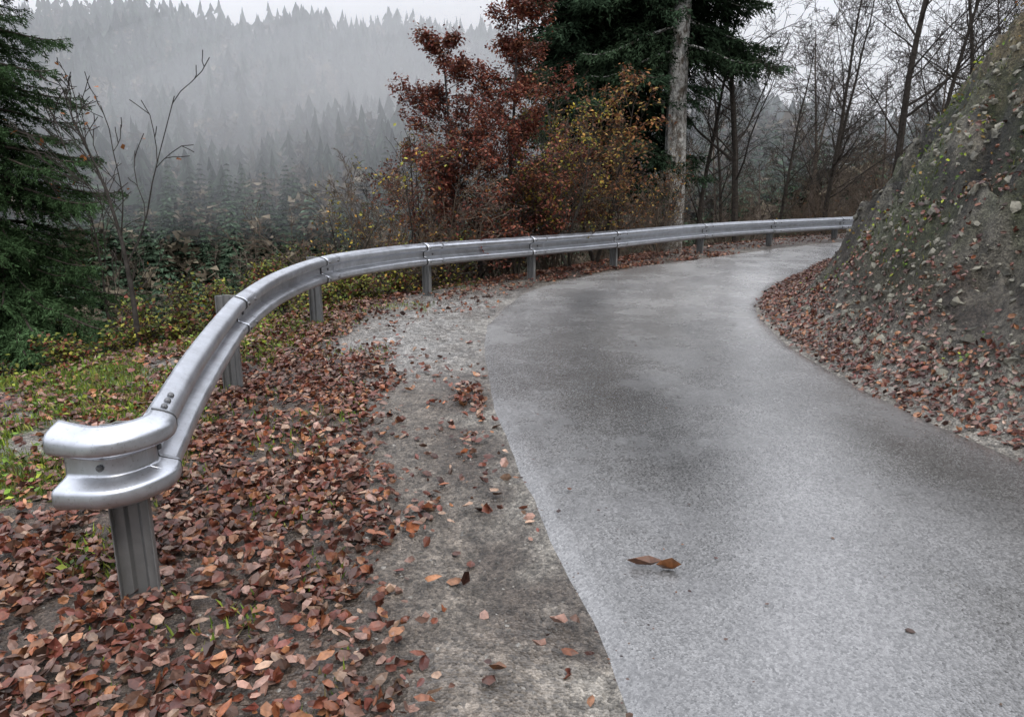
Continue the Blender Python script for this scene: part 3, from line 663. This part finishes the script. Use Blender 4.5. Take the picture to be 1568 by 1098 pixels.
def conifer_fine(rs,n=420):
    # drooping boughs as many small clumps through the cone volume, for the nearer part of the slope
    zt=1-rs.random(n)**.62*.93;zt=np.round(zt*16+rs.normal(size=n)*.22)/16;zt=np.clip(zt,.05,.99)
    r=(.21*(1-zt)**.85+.008)*rs.random(n)**.45*rs.uniform(.7,1.2,n);a=rs.uniform(0,6.28,n)
    o=np.stack([np.cos(a),np.sin(a),0*a],-1);p=o*r[:,None];p[:,2]=zt-.25*r
    xd=o+np.array([0,0,-.45])+rs.normal(size=(n,3))*.25
    V,F=inst(TRI,TRF,p,frames(norm(xd),norm(np.array([0,0,1.])+rs.normal(size=(n,3))*.4)),(.035+.05*(1-zt))*rs.uniform(.6,1.2,n))
    S=np.repeat((.35+1.1*r/(.21*(1-zt)**.85+.01))*rs.uniform(.6,1.3,n),3)  # crown shading painted into the colour, darker towards the trunk
    return V,F,S
def broad(rs,n=90):
    p=rdir(n,rs)*rs.uniform(.5,1,(n,1))*np.array([.22,.22,.36])+np.array([0,0,.62])
    V,F=inst(np.array([[-.5,-.4,0],[.5,-.4,0],[0,.6,0.]]),np.array([[0,1,2]]),p,frames(rdir(n,rs),rdir(n,rs)),rs.uniform(.05,.15,n))
    return V,F,np.repeat(rs.uniform(.5,1.7,n),3)
rsf=np.random.default_rng(200)
n=16000;yy=66+282*rsf.random(n)**.75;xx=rsf.uniform(-.78,.75,n)*yy*1.08
k=(fbm(xx/16,yy/16,3,210)>.28+.24*sst(.05,.25,xx/yy)*sst(220,120,yy));xx=xx[k];yy=yy[k];n=len(xx);zz=H(xx,yy)
MBF=MB()
hmod=.45+1.1*fbm(xx/22,yy/22,3,77)
grp=rsf.integers(0,14,n)
for v in range(14):
    for fine in (False,True):
        isb=v>=11
        s=np.where((grp==v)&((yy<150)==fine))[0];m=len(s)
        if not m: continue
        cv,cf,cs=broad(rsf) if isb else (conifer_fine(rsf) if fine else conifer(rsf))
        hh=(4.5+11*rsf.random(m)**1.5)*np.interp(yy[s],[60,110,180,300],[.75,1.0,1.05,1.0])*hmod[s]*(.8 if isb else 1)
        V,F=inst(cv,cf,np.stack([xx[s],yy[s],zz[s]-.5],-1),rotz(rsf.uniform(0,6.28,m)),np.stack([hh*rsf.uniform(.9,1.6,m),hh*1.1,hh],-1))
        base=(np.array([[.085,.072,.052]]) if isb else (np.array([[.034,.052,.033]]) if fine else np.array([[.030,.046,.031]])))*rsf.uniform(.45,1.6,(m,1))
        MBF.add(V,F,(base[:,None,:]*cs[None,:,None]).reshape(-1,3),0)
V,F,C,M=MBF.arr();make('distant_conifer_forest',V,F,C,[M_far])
nb=200;yy=rsf.uniform(65,170,nb);xx=rsf.uniform(-.7,.45,nb)*yy;zz=H(xx,yy)
V,F=inst(wv,wf,np.stack([xx,yy,zz-.2],-1),rotz(rsf.uniform(0,6.28,nb)),rsf.uniform(.7,1.3,nb))
make('distant_bare_woods',V,F,np.tile(wc,(nb,1))*1.4,[M_bark])

# ---------------------------------------------------------------- fog banks (real scattering volumes over the valley)
def fog(name,c,r,den,rot=0):
    bpy.ops.mesh.primitive_uv_sphere_add(segments=48,ring_count=24,radius=1,location=c)
    o=bpy.context.object;o.name=name;o.scale=r;o.rotation_euler=(0,rot,0);o.data.materials.append(mat_fog(name+'_vol',den));return o
fog('valley_mist',(-20,236,38),(430,190,60),.0032)
for s in (1,.75,.5,.28):       # nested shells so that the bank thins out softly towards its edge
    fog('valley_mist',(-30,180,17),(100*s,48*s,25*s),.0040,-.14)

# ---------------------------------------------------------------- light
w=bpy.data.worlds.new('World');scene.world=w;w.use_nodes=True;nt=w.node_tree;bg=nt.nodes['Background']
el=math.radians(52);azm=math.radians(150)
sky=nt.nodes.new('ShaderNodeTexSky');sky.sky_type='NISHITA';sky.sun_disc=False;sky.sun_elevation=el;sky.sun_rotation=azm;sky.dust_density=3
tc=nt.nodes.new('ShaderNodeTexCoord');sp=nt.nodes.new('ShaderNodeSeparateXYZ');nt.links.new(tc.outputs['Generated'],sp.inputs[0])
g=mrange(nt,sp.outputs[2],0,1,1,3.6)
cn=mrange(nt,noise(nt,tc.outputs['Generated'],2.5,4,.5),.3,.7,.92,1.08)
mu=nt.nodes.new('ShaderNodeMath');mu.operation='MULTIPLY';nt.links.new(g,mu.inputs[0]);nt.links.new(cn,mu.inputs[1])
cl=mixc(nt,'MULTIPLY',1,(8.0,8.3,9.1),mu.outputs[0])
mx=mixc(nt,'MIX',.92,sky.outputs[0],cl);nt.links.new(mx,bg.inputs['Color']);bg.inputs['Strength'].default_value=.1
sl=bpy.data.lights.new('sun','SUN');sl.energy=1.5;sl.angle=math.radians(20);sl.color=(1,.94,.86)
so=bpy.data.objects.new('sun',sl);scene.collection.objects.link(so)
d=Vector((math.sin(azm)*math.cos(el),math.cos(azm)*math.cos(el),math.sin(el)));so.rotation_euler=d.to_track_quat('Z','Y').to_euler()
# ---------------------------------------------------------------- camera
cam=bpy.data.cameras.new('camera');co=bpy.data.objects.new('camera',cam);scene.collection.objects.link(co)
cam.sensor_width=36;cam.lens=26;cam.clip_end=4000;co.location=(0,0,1.7);co.rotation_euler=(math.radians(90-14.1),0,0);scene.camera=co
scene.view_settings.view_transform='Standard';scene.view_settings.look='None';scene.view_settings.exposure=0
